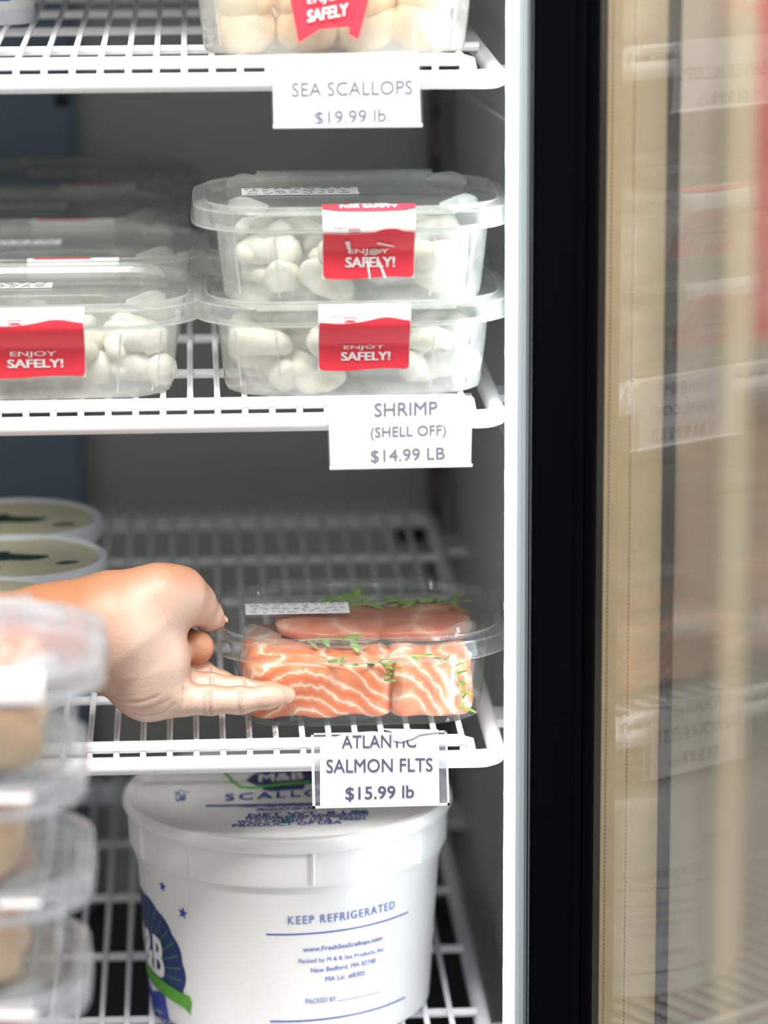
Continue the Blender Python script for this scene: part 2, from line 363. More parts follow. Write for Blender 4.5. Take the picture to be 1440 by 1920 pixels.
# ------------------------------------------------------------------ wire shelves
DECK = [1.3770, 1.1735, .9605, .7410]
PITCH = .0163
SX0, SX1 = -.490, .1795
shelf_words = ['white wire shelf at the top, under the scallop container', 'white wire shelf under the stacked shrimp containers',
               'white wire shelf under the salmon container held by the hand', 'lowest white wire shelf, under the big white pail']
wire_me = None; proto = None
def make_shelf(label):
    s = empty('wire_shelf', (0, 0, 0), label, 'shelf', 'wire shelves of the cooler')
    R = .0056; zr = -.0115                             # thick perimeter rod, centre below the deck
    path = []
    x0, x1, y0, y1, c = SX0, SX1, 0, .63, .012
    for cx, cy, a0 in ((x1-c, y0+c, -90), (x1-c, y1-c, 0), (x0+c, y1-c, 90), (x0+c, y0+c, 180)):
        for k in range(5):
            a = math.radians(a0+k*22.5); path.append((cx+c*math.cos(a), cy+c*math.sin(a), zr))
    path.append(path[0]); path.append(path[1])
    MB().tube(path, R, 10, cap=False).build('rim_rod', WHITE, s)
    fx = x1-.018
    MB().tube([(x0+.02, .0015, -.008), (x0+.02, .0015, -.0005), (x0+.026, .0015, .0), (fx-.006, .0015, .0), (fx, .0015, -.0015), (fx+.001, .0015, -.0085)], .0038, 8).build('front_rod', WHITE, s)
    w0 = MB().tube([(0, -.0012, -.0125), (0, -.0008, -.004), (0, .003, .0003), (0, .30, .0003), (0, y1+.002, .0003)], .0019, 8).build('wire', WHITE, s)
    n = int((x1-x0-.03)/PITCH)
    for k in range(n):
        o = w0 if k == 0 else w0.copy()
        if k: COL.objects.link(o); o.parent = s
        o.location = (x1-.022-k*PITCH, 0, 0)
    b0 = None
    for y in (.119, .238, .357, .477, .585):
        if b0 is None: o = b0 = MB().tube([(x0+.003, 0, -.0048), (x1-.003, 0, -.0048)], .0030, 8).build('cross_bar', WHITE, s)
        else: o = b0.copy(); COL.objects.link(o); o.parent = s
        o.location = (0, y, 0)
    # clip ledges on the walls that carry the rim
    q0, q1 = at(952, 229, X=.1975), at(864, 167, X=.1975)
    for xx in (q0.x, XL+.0025):
        MB().tube([(xx, q0.y, q0.z-DECK[0]), (xx, (q0.y+q1.y)/2, (q0.z+q1.z)/2-DECK[0]-.0005), (xx, q1.y, q1.z-DECK[0]), (xx, q1.y+.02, q1.z-DECK[0]+.012)], .0012, 6).build('support_wire', WHITE, s)
    MB().box(x1+.004, XR, .55, .60, zr-.011, zr-.006).build('clip', WHITE, s, smooth=0)
    MB().box(XL, x0-.004, .55, .60, zr-.011, zr-.006).build('clip', WHITE, s, smooth=0)
    MB().box(x1+.004, XR, .10, .13, zr-.011, zr-.006).build('clip', WHITE, s, smooth=0)
    MB().box(XL, x0-.004, .10, .13, zr-.011, zr-.006).build('clip', WHITE, s, smooth=0)
    return s
sh0 = make_shelf(shelf_words[0]); sh0.location = (0, 0, DECK[0])
shelves = [sh0]+[dup(sh0, (0, 0, z), label=t) for z, t in zip(DECK[1:], shelf_words[1:])]

# ------------------------------------------------------------------ clear food containers
def rrect(w, d, r, z, n=7, bow=0.0, step=0.0, sw=.0):
    pts = []
    hx, hy = w/2, d/2
    def arc(cx, cy, a0):
        for k in range(n): 
            a = math.radians(a0+90*k/(n-1)); pts.append([cx+r*math.cos(a), cy+r*math.sin(a), z])
    def line(p, q, m=12):
        for k in range(1, m): pts.append([p[0]+(q[0]-p[0])*k/m, p[1]+(q[1]-p[1])*k/m, z])
    arc(hx-r, hy-r, 0); line((hx-r, hy), (-hx+r, hy)); arc(-hx+r, hy-r, 90); line((-hx, hy-r), (-hx, -hy+r), 8)
    arc(-hx+r, -hy+r, 180); line((-hx+r, -hy), (hx-r, -hy)); arc(hx-r, -hy+r, 270); line((hx, -hy+r), (hx, hy-r), 8)
    for p in pts:
        p[0] += math.copysign(bow*(1-(p[1]/hy)**2), p[0]) if abs(p[0]) > hx*.8 else 0
        if abs(p[1]) > hy*.9:
            p[1] += math.copysign(bow*(1-(p[0]/hx)**2), p[1])
            if step and abs(p[0]) < sw: p[1] -= math.copysign(step, p[1])
    return pts
LH = .0465
def squiggle(parent, x0, x1, y0, y1, z, rows, seed):
    rnd = random.Random(seed); m = MB()
    for r in range(rows):
        yy = y0+(y1-y0)*(r+.5)/rows; x = x0+rnd.uniform(.002, .006)
        while x < x1-.004:
            n = rnd.randint(4, 9); hgt = (y1-y0)/rows*.38; p = []
            for k in range(n):
                p.append((x, yy+rnd.uniform(-hgt, hgt), z)); x += rnd.uniform(.0005, .0011)
                if x > x1-.002: break
            if len(p) > 2: m.tube(p, .00016, 4)
            x += rnd.uniform(.0012, .0035)
    m.build('handwriting', INK, parent, smooth=0)
def make_container(body_m, lid_m, name='food_container'):
    c = empty(name)
    b = MB()
    prof = [(.146, .110, .026, .0), (.1505, .114, .028, .0012), (.1525, .116, .029, .004), (.157, .1205, .030, .024), (.160, .1235, .031, .0405), (.1615, .125, .032, .0425), (.1635, .127, .032, LH)]
    b.loft([rrect(w, d, r, z, bow=.002, step=.0013 if .003 < z < .041 else 0, sw=.047) for w, d, r, z in prof], True, False)
    b.build('tray', body_m, c, smooth=35)
    l = MB()
    lp = [(.1655, .129, .033, LH-.0005), (.183, .1495, .040, LH-.0010), (.1858, .1525, .041, LH+.0012), (.1850, .1515, .041, LH+.0090), (.1825, .149, .040, LH+.0110), (.174, .139, .036, LH+.0128),
          (.168, .131, .033, LH+.0128), (.164, .1265, .031, LH+.0095), (.150, .112, .028, LH+.0092)]
    l.loft([rrect(w, d, r, z, bow=.0035) for w, d, r, z in lp], False, True)
    # hinge bar at the back, pull lip at the front, crescent bumps at the corners
    l.loft([[(x, y*.5+.078, z) for x, y, z in rrect(.112*q, .016*q2, .0035, LH+zz, n=4)] for q, q2, zz in ((1, 1, 0), (1.0, 1, .012), (.985, .8, .0145))], True, True)
    l.loft([[(x, y*.45-.0765, z) for x, y, z in rrect(.118*q, .012*q2, .0025, LH+zz, n=4)] for q, q2, zz in ((1, 1, .0095), (.99, .9, .0122))], True, True)
    for sx in (-1, 1):
        for sy in (-1, 1):
            pts = []; rs = []
            for k in range(9):
                a = math.radians(8+74*k/8); pts.append((sx*(.047+.0265*math.cos(a)), sy*(.030+.0265*math.sin(a)), LH+.0118)); rs.append(.0012+.0042*math.sin(PI*k/8))
            l.tube(pts, rs, 8)
    # rolled rim beads and the pressed ribs of the tray
    for w_, d_, r_, z_ in ((.1860, .1526, .041, LH+.0002), (.1838, .1502, .0405, LH+.0104), (.171, .135, .0345, LH+.0131)):
        ring = rrect(w_, d_, r_, z_, bow=.0035); l.tube(ring+ring[:2], .00055, 6, cap=False)
    l.build('lid', lid_m, c, smooth=35)
    rm = lid_m if lid_m is CLEAR else body_m
    for sy in (-1, 1):
        for sx in (-1, 1):
            x = .0475*sx
            MB().tube([(x*.94, sy*.0580, .004), (x*.97, sy*.0605, .024), (x, sy*.0625, .0405)], .0007, 6).build('tray_rib', rm, c, smooth=60)
            MB().tube([(sx*.0680, sy*.0520, .006), (sx*.0715, sy*.0560, .0405)], .0007, 6).build('tray_rib', rm, c, smooth=60)
    return c
# sticker path in the container's yz plane, s in metres from the top fold
PATH = [(-.0640, .0603), (-.0745, .0603), (-.0783, .0590), (-.0800, .0550), (-.0802, .0475), (-.0748, .0405), (-.0688, .0335), (-.0660, .0240), (-.0642, .0120), (-.0625, .0040)]
_acc = [0.0]
for a, b in zip(PATH, PATH[1:]): _acc.append(_acc[-1]+math.dist(a, b))
S_EDGE = _acc[2]
def on_path(s, off=0.0):
    s = min(max(s, 0), _acc[-1]-1e-6)
    for i in range(len(PATH)-1):
        if s <= _acc[i+1]:
            t = (s-_acc[i])/(_acc[i+1]-_acc[i]); (y0, z0), (y1, z1) = PATH[i], PATH[i+1]
            dy, dz = (y1-y0), (z1-z0); L = math.hypot(dy, dz)
            return (y0+(y1-y0)*t+dz/L*off, z0+(z1-z0)*t-dy/L*off)
def tamper_label(c, x0, x1, s0, s1, wave, xs=0.0, torn=False, top_red=False, text=True, th=(.0042, .0056), up=0.0):
    """white sticker folded over the lid edge, red lower field with white lettering"""
    nx = 18
    def P(x, s, off=.0003): y, z = on_path(s, off); return (x, y, z)
    def X(u): return x0+(x1-x0)*u
    t = sheet([[P(X(j/nx), s0+(s1-s0)*i/26) for j in range(nx+1)] for i in range(27)], .00018).build('tamper_label', STICK, c, smooth=60, label='white and red seal sticker folded over the lid edge')
    def wv(u): return wave+.0011*math.exp(-((u-.26)/.2)**2)-.0026*math.exp(-((u-.74)/.19)**2)
    def bt(u):
        e = min(u, 1-u); rr = .05
        r = 0 if e > rr else .0028*(1-math.sqrt(max(0, 1-((rr-e)/rr)**2)))
        return s1-.0006-r+.0007*math.sin(u*PI*2)
    us = [0, .006, .015, .03, .05]+[k/16 for k in range(1, 16)]+[.95, .97, .985, .994, 1]
    us = sorted(set(us))
    sheet([[P(X(u*.985+.0075), wv(u)+(bt(u)-wv(u))*i/12, .0011) for u in us] for i in range(13)], .00015).build('red_field', RED, t, smooth=60)
    xc = (x0+x1)/2+xs; W = x1-x0
    if text:
        a = s1-.0068-up
        lettering('ENJOY', lambda u, v: P(xc+(u-.5)*W*.44, a-th[1]-.0012-v*th[0], .0016), PRW, t, .012)
        lettering('SAFELY!', lambda u, v: P(xc+.001+(u-.5)*W*.53, a-v*th[1], .0016), PRW, t, .035)
    lettering('Transports', lambda u, v: P(x0+W*(.07+.20*u), wave-.0024-v*.0022, .0006), GREY1, t, 0, name='small_print')
    bx = MB()
    for (u0, u1, a0, a1) in ((.28, .40, 0, .0004), (.28, .40, .0026, .003), (.28, .287, 0, .003), (.393, .40, 0, .003), (.30, .38, .0018, .0026)):
        bx.add([P(x0+W*u0, wave-.0058+a0+.003, .0006), P(x0+W*u1, wave-.0058+a0+.003, .0006), P(x0+W*u1, wave-.0058+a1+.003, .0006), P(x0+W*u0, wave-.0058+a1+.003, .0006)], [(0, 1, 2, 3)])
    bx.build('small_logo', RED, t, smooth=0)
    if torn:
        for pl in ([(.47, .62), (.50, .62), (.525, .985), (.505, .985)], [(.60, .66), (.62, .64), (.70, .98), (.665, .98)], [(.60, .20), (.78, .30), (.77, .325), (.58, .24)], [(.24, .17), (.29, .17), (.31, .45), (.27, .36)]):
            k = MB(); k.add([P(X(u), wave+(s1-wave)*q, .0019) for u, q in pl], [(0, 1, 2, 3)]); k.build('torn_streak', STICK, t, smooth=0)
        k = MB(); k.add([P(X(u), wave+(s1-wave)*q, .0019) for u, q in ((.52, .42), (.66, .36), (.63, .47), (.57, .55), (.50, .53))], [(0, 1, 2, 3, 4)]); k.build('torn_patch', mat('torn_paper', (.62, .48, .40), .7), t, smooth=0)
    if top_red:
        sheet([[P(X(j/nx), s0+(.0078+.0010*math.sin(j/nx*PI))*i/6, .0011) for j in range(nx+1)] for i in range(7)], .00015).build('red_band', RED, t, smooth=60)
        lettering('SEALED', lambda u, v: P(xc+(u-.5)*W*.42, s0+.0038-v*.0026, .0016), PRW, t, .03)
        lettering('FOR SAFETY', lambda u, v: P(xc+(u-.5)*W*.62, s0+.0074-v*.0030, .0016), PRW, t, .03)
    return t
def note(c, x0, x1, y0, y1, seed, z=LH+.0099):
    n = sheet([[(x0+(x1-x0)*j/4, y0+(y1-y0)*i/2, z) for j in range(5)] for i in range(3)], .0002).build('note_sticker', STICK, c, smooth=0, label='white sticker with handwriting on the lid')
    squiggle(n, x0, x1, y0, y1, z+.0004, 3, seed)
    return n

ZW = .0024   # wire top above deck height
shr_lo = make_container(FROST, FROSTL); shr_lo.location = (.0935, .064, DECK[1]+ZW)
tag(shr_lo, 'bottom shrimp container of the right stack, its seal sticker intact', 'container', 'shrimp containers')
PITCHC = .0562
shr_up = dup(shr_lo, (.0935, .064, DECK[1]+ZW+PITCHC), label='upper shrimp container stacked on top, its seal sticker scuffed and torn', group='shrimp containers')
tamper_label(shr_lo, -.0225, .0320, S_EDGE-.0005, _acc[-1]-.0135, .0245)
tamper_label(shr_up, -.0195, .0350, S_EDGE-.0080, _acc[-1]-.0125, .0280, torn=True, top_red=True, th=(.0060, .0066), up=.0008)
note(shr_up, -.0655, .0060, .006, .034, 3)

left_fr = dup(shr_lo, (-.0935, .066, DECK[1]+ZW), label='front container of the left row, cut off by the photo edge', group='shrimp containers', skip=('tamper_label',))
tamper_label(left_fr, -.0350, .0265, S_EDGE-.0008, _acc[-1]-.0115, .0235)
note(left_fr, -.045, .0045, .010, .028, 5)
rear = [left_fr]
words = ['second', 'third', 'fourth', 'fifth']
rear_cs = []
for k in range(4):
    o = dup(shr_lo, (-.0935+(.004, -.006, .002, .008)[k], .066+.1665*(k+1)-(.0, .002, .005)[k], DECK[1]+ZW), label=words[k]+' container back in the left row on the shrimp shelf', group='shrimp containers', skip=('tamper_label',)) if k < 3 else None
    if o is None: continue
    sheet([[(x, *on_path(s, .0003)) for x in (-.018+.006*k, .012+.006*k, .040+.004*k)] for s in [S_EDGE-.007+.026*i/10 for i in range(11)]], .0002).build('tamper_label', STICK, o, smooth=60, label='white seal sticker')
    sheet([[(-.018+.006*k+.004+(.036)*j/6, *on_path(S_EDGE-.0065+.003*i/3, .0006)) for j in range(7)] for i in range(4)], .00015).build('red_band', RED, o, smooth=60)
    note(o, -.05+.008*k, .0+.008*k, .012, .03, 20+k)
    rear_cs.append(o)
for k in range(2):
    o = dup(shr_lo, (.096, .066+.168*(k+1), DECK[1]+ZW), label=('container directly behind the right shrimp stack', 'rearmost container behind the right shrimp stack')[k], group='shrimp containers', skip=('tamper_label',))
    rear_cs.append(o)

# shrimp, each a curled tail
def shrimp_mesh(seed):
    rnd = random.Random(seed); pts = []; rs = []
    n = 11
    for k in range(n):
        t = k/(n-1); a = t*PI*rnd.uniform(1.25, 1.3); R = .0140*(1-.25*t)
        pts.append((R*math.cos(a), R*math.sin(a), .004*math.sin(t*3+seed)))
        rs.append((.0070*(1-t)**.45+.0022)*(1+.10*(k % 2)) if k else .0045)
    return MB().tube(pts, rs, 9)
shr_proto = []
for i in range(3):
    o = shrimp_mesh(i).build('shrimp', SHRIMP, smooth=70); shr_proto.append(o)
used = set()
def fill_shrimp(cont, layers, label, group, seed):
    rnd = random.Random(seed); base = cont.location
    for lz in range(layers):
        for ix in range(4):
            for iy in range(3):
                p = rnd.choice(shr_proto)
                if p.name in used: o = p.copy(); COL.objects.link(o)
                else: o = p; used.add(p.name)
                x = -.0535+.0357*ix+rnd.uniform(-.003, .003); y = -.036+.036*iy+rnd.uniform(-.002, .002)
                o.location = base+Vector((x, y, .0125+.0145*lz)); o.rotation_euler = (rnd.uniform(-.3, .3), rnd.uniform(-.3, .3), rnd.uniform(0, 6.28)); o.scale = (1.05, 1.05, 1.05)
                tag(o, label, 'shrimp', group)
fill_shrimp(shr_up, 2, 'peeled raw shrimp inside the upper container with the torn sticker', 'shrimp in the upper right container', 1)
fill_shrimp(shr_lo, 2, 'peeled raw shrimp inside the bottom container with the intact sticker', 'shrimp in the bottom right container', 2)
fill_shrimp(left_fr, 2, 'peeled raw shrimp inside the front container of the left row', 'shrimp in the front left container', 3)
for k, o in enumerate(rear_cs): fill_shrimp(o, 1, 'peeled raw shrimp inside the '+o['label'], 'shrimp in the '+o['label'], 10+k)

# scallop container on the top shelf
sca = dup(shr_lo, (.0840, .066, DECK[0]+ZW), label='scallop container on the top shelf, its red seal peeling', group='scallop containers', skip=('tamper_label',))
sca['category'] = 'container'; del sca['group']
for ch in sca.children: ch.data.materials
def front(c, px, py, y):                              # a point on a plane just in front of a container, in its own axes
    p = at(px, py, Y=c.location.y+y); return p-c.location
tl = prism([(533, -60), (706, -60), (672, 73), (655, 65), (655, 50), (600, 54), (560, 80)], lambda x, y: front(sca, x, y, -.0735-.000045*max(0, y)), .0003, (0, -1, 0)).build('tamper_label', RED, sca, smooth=0, label='red seal sticker peeling off at both lower corners')
def cut(poly, off):
    return prism(poly, lambda x, y: front(sca, x, y, off), .0002, (0, -1, 0))
cut([(533, -60), (706, -60), (703, -42), (640, -36), (590, -44), (537, -40)], -.0742).build('white_field', STICK, tl, smooth=0)
def fr_text(body, x0, y0, x1, y1, hh, bold, sl=0.0, off=-.0775):
    lettering(body, lambda u, v: front(sca, x0+(x1-x0)*u, y0+(y1-y0)*u-hh*v, off), PRW, tl, bold)
fr_text('ENJOY', 577, 12, 648, 2, 20, .012); fr_text('SAFELY', 577, 42, 652, 28, 22, .035)
sc_proto = None
rnd = random.Random(5)
for lz in range(2):
    for ix in range(4):
        for iy in range(3):
            if sc_proto is None:
                m = MB(); m.loft([[(.0185*q*math.cos(a)*(1+.05*math.sin(3*a)), .0175*q*math.sin(a)*(1+.06*math.cos(2*a)), z) for a in [2*PI*k/18 for k in range(18)]] for q, z in ((.6, -.012), (.88, -.0105), (1, -.006), (1.03, 0), (1, .006), (.88, .0105), (.6, .012))])
                o = sc_proto = m.build('scallop', SCAL, smooth=70)
            else: o = sc_proto.copy(); COL.objects.link(o)
            o.location = sca.location+Vector((-.0525+.035*ix+rnd.uniform(-.002, .002), -.0345+.0345*iy+rnd.uniform(-.002, .002), .0148+.018*lz)); o.rotation_euler = (rnd.uniform(-.5, .5), rnd.uniform(-.5, .5), rnd.uniform(0, 6))
            tag(o, 'cream raw scallop inside the container on the top shelf', 'scallop', 'scallops in the top container')

# ------------------------------------------------------------------ salmon container held by the hand
sal = make_container(CLEAR, CLEAR); sal.location = (.0970, .084, DECK[2]+ZW)
sal.scale = (.975, .975, 1.0)
tag(sal, 'clear container of salmon fillets and herbs gripped by the hand', 'container')
note(sal, -.072, -.0045, .004, .030, 41)
def fillet_mesh(L, D, H, seed, n=16, e=8):
    m = MB(); rnd = random.Random(seed); ph = [rnd.uniform(0, 6) for _ in range(6)]
    bm = bmesh.new(); bmesh.ops.create_cube(bm, size=2); bmesh.ops.subdivide_edges(bm, edges=bm.edges[:], cuts=n, use_grid_fill=True)
    for v in bm.verts:
        p = v.co; k = (abs(p.x)**e+abs(p.y)**e+abs(p.z)**e)**(1/e); p /= k
        wob = 1+.03*math.sin(5*p.x+ph[0])+.03*math.sin(6*p.y+ph[1])+.02*math.sin(9*p.x+4*p.z+ph[2])
        v.co = Vector((p.x*L/2*wob, p.y*D/2*(1+.03*math.sin(7*p.x+ph[3])), p.z*H/2*(1+.06*math.sin(4*p.x+ph[4])*(p.z > 0)+.04*math.sin(8*p.y+ph[5])*(p.z > 0))))
    bm.verts.index_update(); m.add([v.co[:] for v in bm.verts], [[v.index for v in f.verts] for f in bm.faces]); bm.free(); return m
sb = sal.location
def fillet(L, D, H, seed, m, loc, rz, label, skin=False, ry=0, e=8):
    o = fillet_mesh(L, D, H, seed, e=e).build('salmon_fillet', m, smooth=70); o.location = sb+Vector(loc); o.rotation_euler = (0, ry, rz)
    tag(o, label, 'fish fillet')
    return o
f1 = fillet(.0925, .101, .039, 1, SALM, (-.0245, -.0032, .0215), .0, 'left salmon fillet behind the pinky finger, dark skin along its lower edge')
MB().loft([[(x*1.0, y, z) for x, y, z in rrect(.082*q, .098*q, .02, zz)] for q, zz in ((.96, -.0200), (1, -.0187), (1.0, -.016))]).build('skin', SKINF, f1, label='dark silver skin underneath')
fillet(.0515, .100, .039, 2, SALM2, (.0445, -.0032, .0215), -.0, 'right salmon fillet with broad white fat bands')
fillet(.074, .074, .0125, 3, SALM3, (-.014, .016, .0470), .10, 'upper darker salmon piece lying on the left fillet', ry=.03, e=3.2)
fillet(.064, .068, .0125, 9, SALM3, (.040, .012, .0470), -.12, 'upper darker salmon piece lying on the right fillet', ry=-.02, e=3.0)
def leaf_mesh():
    m = MB(); P = []
    for i in range(6):
        t = i/5; wd = .0022*math.sin(PI*min(1, t*.93+.05))**.8
        P.append([(s*wd, t*.010, .0008*math.sin(t*3)-abs(s)*.0006) for s in (-1, 0, 1)])
    return sheet(P, .0002)
leaf_me = leaf_mesh().build('leaf', LEAFG, smooth=60); LEAFDATA = leaf_me.data; bpy.data.objects.remove(leaf_me)
def sprig(p0, p1, bend, seed, label, nl=8, ls=1.0):
    rnd = random.Random(seed); p0 = Vector(p0); p1 = Vector(p1); r = empty('herb_sprig', sb+p0, label, 'herb', 'herb sprigs on the salmon')
    d = p1-p0; pts = [d*(k/7)+Vector(bend)*math.sin(PI*k/7) for k in range(8)]
    MB().tube(pts, .00042, 5).build('stem', STEM, r)
    for k in range(nl):
        t = .15+.85*k/(nl-1); q = d*t+Vector(bend)*math.sin(PI*t)
        o = bpy.data.objects.new('leaf', LEAFDATA); COL.objects.link(o); o.parent = r; o.location = q
        yaw = math.atan2(d.y, d.x)-PI/2+(1 if k % 2 else -1)*rnd.uniform(.5, 1.1)
        o.rotation_euler = (rnd.uniform(-.5, .5), rnd.uniform(-.6, .6), yaw); s = rnd.uniform(.7, 1.15)*ls; o.scale = (s, s, s)
FRY = -.0550
spr = [((-.040, .040, .0515), (.005, .048, .053), (0, 0, .001), 'herb sprig at the back left under the lid'),
       ((.010, .045, .0525), (.060, .040, .052), (0, 0, .001), 'herb sprig at the back right under the lid'),
       ((.020, .030, .0535), (.068, .020, .050), (0, .004, .0), 'herb sprig on the top right of the salmon'),
       ((.030, .048, .052), (.066, .046, .050), (0, 0, .001), 'rearmost herb sprig in the right back corner'),
       ((-.038, -.022, .0455), (.004, -.030, .046), (0, 0, .002), 'herb sprig across the front top edge at left'),
       ((-.026, FRY, .0430), (.010, FRY-.001, .0410), (0, 0, -.002), 'herb sprig drooping over the front of the left fillet'),
       ((.008, FRY-.001, .0435), (.014, FRY, .0290), (.004, 0, 0), 'short herb sprig hanging down the middle front'),
       ((.026, FRY-.001, .0440), (.058, FRY, .0370), (0, 0, .003), 'herb sprig along the front of the right fillet'),
       ((.054, FRY-.001, .0350), (.061, FRY-.0005, .0110), (.004, 0, 0), 'herb sprig curling down at the right front corner'),
       ((-.030, .026, .0535), (.020, .034, .0535), (0, .004, .0), 'herb sprig lying across the darker top piece')]
for k, (a, b, c, t) in enumerate(spr): sprig(a, b, c, k, t, 9 if k < 5 or k == 9 else 5, 1.0 if k > 4 else 1.15)

# ------------------------------------------------------------------ price tags on the rails
def tagquad(c, Y, nm='price_tag', label='', curl=0.0):
    P = [at(x, y, Y=Y) for x, y in c]                 # TL TR BR BL
    o = P[3].copy(); e = empty(nm, o, label, 'price tag')
    def fn(u, v, off=0.0):
        p = (P[0]*(1-u)+P[1]*u)*(1-v)+(P[3]*(1-u)+P[2]*u)*v
        return p-o+Vector((0, -off, 0))
    return e, fn, o
def tag_text(e, o, body, x0, y0, x1, y1, hh, Y, m, bold=.004, sp=1.0):
    lettering(body, lambda u, v: at(x0+(x1-x0)*u, y0+(y1-y0)*u-hh*v, Y=Y)-o, m, e, bold, sp)
def tagsheet(fn, u0, u1, v0, v1, off, th, n=6):
    return sheet([[fn(u0+(u1-u0)*j/n, v0+(v1-v0)*i/n, off) for j in range(n+1)] for i in range(n+1)], -th)
YT = -.0085
e, fn, o = tagquad([(508, 103), (788, 97), (793, 237), (511, 240)], YT, label='white price tag reading SEA SCALLOPS on the top shelf rail')
tagsheet(fn, .01, .985, .0, .985, 0, .0004).build('paper_card', CARD, e, smooth=0)
tagsheet(fn, 0, 1, .0, 1, -.0007, .0003).build('sleeve_back', SLEEVE, e, smooth=0)
MB().tube([fn(u, .985, .0006) for u in (.005, .5, .995)], .0011, 8).build('bottom_lip', CARD, e)
tag_text(e, o, 'SEA SCALLOPS', 547, 181, 773, 176, 26, YT-.0008, GREY1)
tag_text(e, o, '$19.99 lb.', 590, 237, 731, 231, 28, YT-.0008, GREY1, .006)
e, fn, o = tagquad([(612, 744), (890, 743), (887, 874), (617, 880)], YT, label='white price tag reading SHRIMP (SHELL OFF) on the middle rail')
tagsheet(fn, .01, .985, .0, .985, 0, .0004).build('paper_card', CARD, e, smooth=0)
tagsheet(fn, 0, .98, -.04, 1, -.0007, .0003).build('sleeve_back', SLEEVE, e, smooth=0)
MB().tube([fn(u, .985, .0006) for u in (.005, .5, .995)], .0010, 8).build('bottom_lip', CARD, e)
tag_text(e, o, 'SHRIMP', 702, 781, 820, 777, 25, YT-.0008, GREY1)
tag_text(e, o, '(SHELL OFF)', 695, 826, 836, 821, 25, YT-.0008, GREY1)
tag_text(e, o, '$14.99 LB', 695, 870, 834, 864, 26, YT-.0008, GREY1)
e, fn, o = tagquad([(583, 1375), (838, 1370), (843, 1510), (586, 1516)], YT, label='price tag in a clear sleeve reading ATLANTIC SALMON FLTS, its paper torn at the top')
tagsheet(fn, 0, 1, 0, 1, -.0008, .0004).build('sleeve', SLEEVE, e, smooth=0, label='clear plastic sleeve wider than its paper')
fr_ = MB()
for (u0, u1, v0, v1) in ((0, 1, .965, 1), (0, .02, 0, 1), (.985, 1, 0, 1), (0, 1, 0, .02)): fr_.add([fn(u0, v0, .0002), fn(u1, v0, .0002), fn(u1, v1, .0002), fn(u0, v1, .0002)], [(0, 1, 2, 3)])
fr_.build('sleeve_seam', CARD, e, smooth=0)
poly = [(600, 1511), (600, 1396), (612, 1388), (640, 1378), (668, 1373), (700, 1371), (720, 1374), (735, 1372), (822, 1371), (824, 1506)]
prism(poly, lambda x, y: at(x, y, Y=YT)-o, .0003, (0, -1, 0)).build('paper_card', CARD, e, smooth=0)
tag_text(e, o, 'ATLANTIC', 641, 1403, 780, 1401, 24, YT-.0007, GREY2)
tag_text(e, o, 'SALMON FLTS', 612, 1449, 811, 1446, 25, YT-.0007, GREY2)
tag_text(e, o, '$15.99 lb', 648, 1503, 776, 1499, 27, YT-.0007, GREY2, .01)
prism([(710, 1366), (734, 1371), (737, 1388), (752, 1391), (775, 1384), (786, 1377), (823, 1372), (822, 1368)], lambda x, y: at(x, y, Y=YT-.0009)-o, .0002, (0, -1, 0)).build('torn_flap', CARD, e, smooth=0, label='torn paper edge hiding the tops of the letters')

# ------------------------------------------------------------------ white pail on the lowest shelf
PC = Vector((.0532, .142, DECK[3]+ZW)); PZ = at(540, 1478, Y=.142).z-PC.z      # lid height above the shelf
RL = .1075
pail = empty('pail', PC, 'big white scallop pail with blue print on the lowest shelf', 'pail')
PB = [(.0915, 0), (.0935, .003), (.0985, PZ-.046)]
MB().lathe([(.0, .001), (.088, .001), (.0905, 0), (.0925, .002), (.0992, PZ-.044), (.1005, PZ-.040), (.1005, PZ-.010)], 96, False, False).build('body', PAIL, pail)
def Rb(z): return .0925+(.0992-.0925)*min(1, max(0, z/(PZ-.044)))
sk = MB().lathe([(.1000, PZ-.0325), (.1036, PZ-.0325), (.1044, PZ-.0305), (.1050, PZ-.008), (.1035, PZ-.006)], 96, False, False).build('skirt_band', PAIL, pail)
for dg in (-118, -65, -37.5, 7, 52, 98, 145, 190):
    a = math.radians(dg); MB().tube([(1.0*.1046*math.sin(a), -.1046*math.cos(a), PZ-.0308), (.1053*math.sin(a), -.1053*math.cos(a), PZ-.009)], .0014, 6).build('rib', PAIL, pail)
lid = MB().lathe([(.1040, PZ-.0095), (.1068, PZ-.0090), (RL+.0008, PZ-.0060), (RL, PZ-.002), (.1055, PZ), (.1005, PZ), (.0985, PZ-.003), (.0, PZ-.003)], 96, False, False).build('lid', PAIL, pail, label='white snap lid printed in blue')
def onlid(px, py): p = at(px, py, Z=PC.z+PZ-.0026); return p-PC
def lid_text(body, x0, y0, x1, y1, hh, m, bold=.01, sp=1.0):
    lettering(body, lambda u, v: onlid(x0+(x1-x0)*u, y0+(y1-y0)*u-hh*v), m, lid, bold, sp)
def lid_poly(poly, m, name='print_mark'):
    k = MB(); k.add([onlid(*p)+Vector((0, 0, -.0001)) for p in poly], [tuple(range(len(poly)))]); return k.build(name, m, lid, smooth=0)
lid_poly([(461, 1463), (475, 1452), (498, 1442), (540, 1425), (590, 1418), (640, 1424), (655, 1440), (652, 1460), (600, 1469), (480, 1472)], NAVY, 'shell_print')
lid_poly([(490, 1474), (572, 1470), (570, 1479), (505, 1483), (493, 1480)], NAVY, 'shell_print')
lid_text('M&B', 486, 1466, 568, 1461, 14, PRW, .02)
gk = MB(); gk.tube([onlid(415, 1440), onlid(438, 1466), onlid(452, 1476), onlid(470, 1478), onlid(520, 1472), onlid(580, 1467)], .0011, 5); gk.build('ribbon_print', GREEN, lid)
lid_text('SCALLOPS', 423, 1501, 655, 1489, 12, BLUE, .02, 1.3)
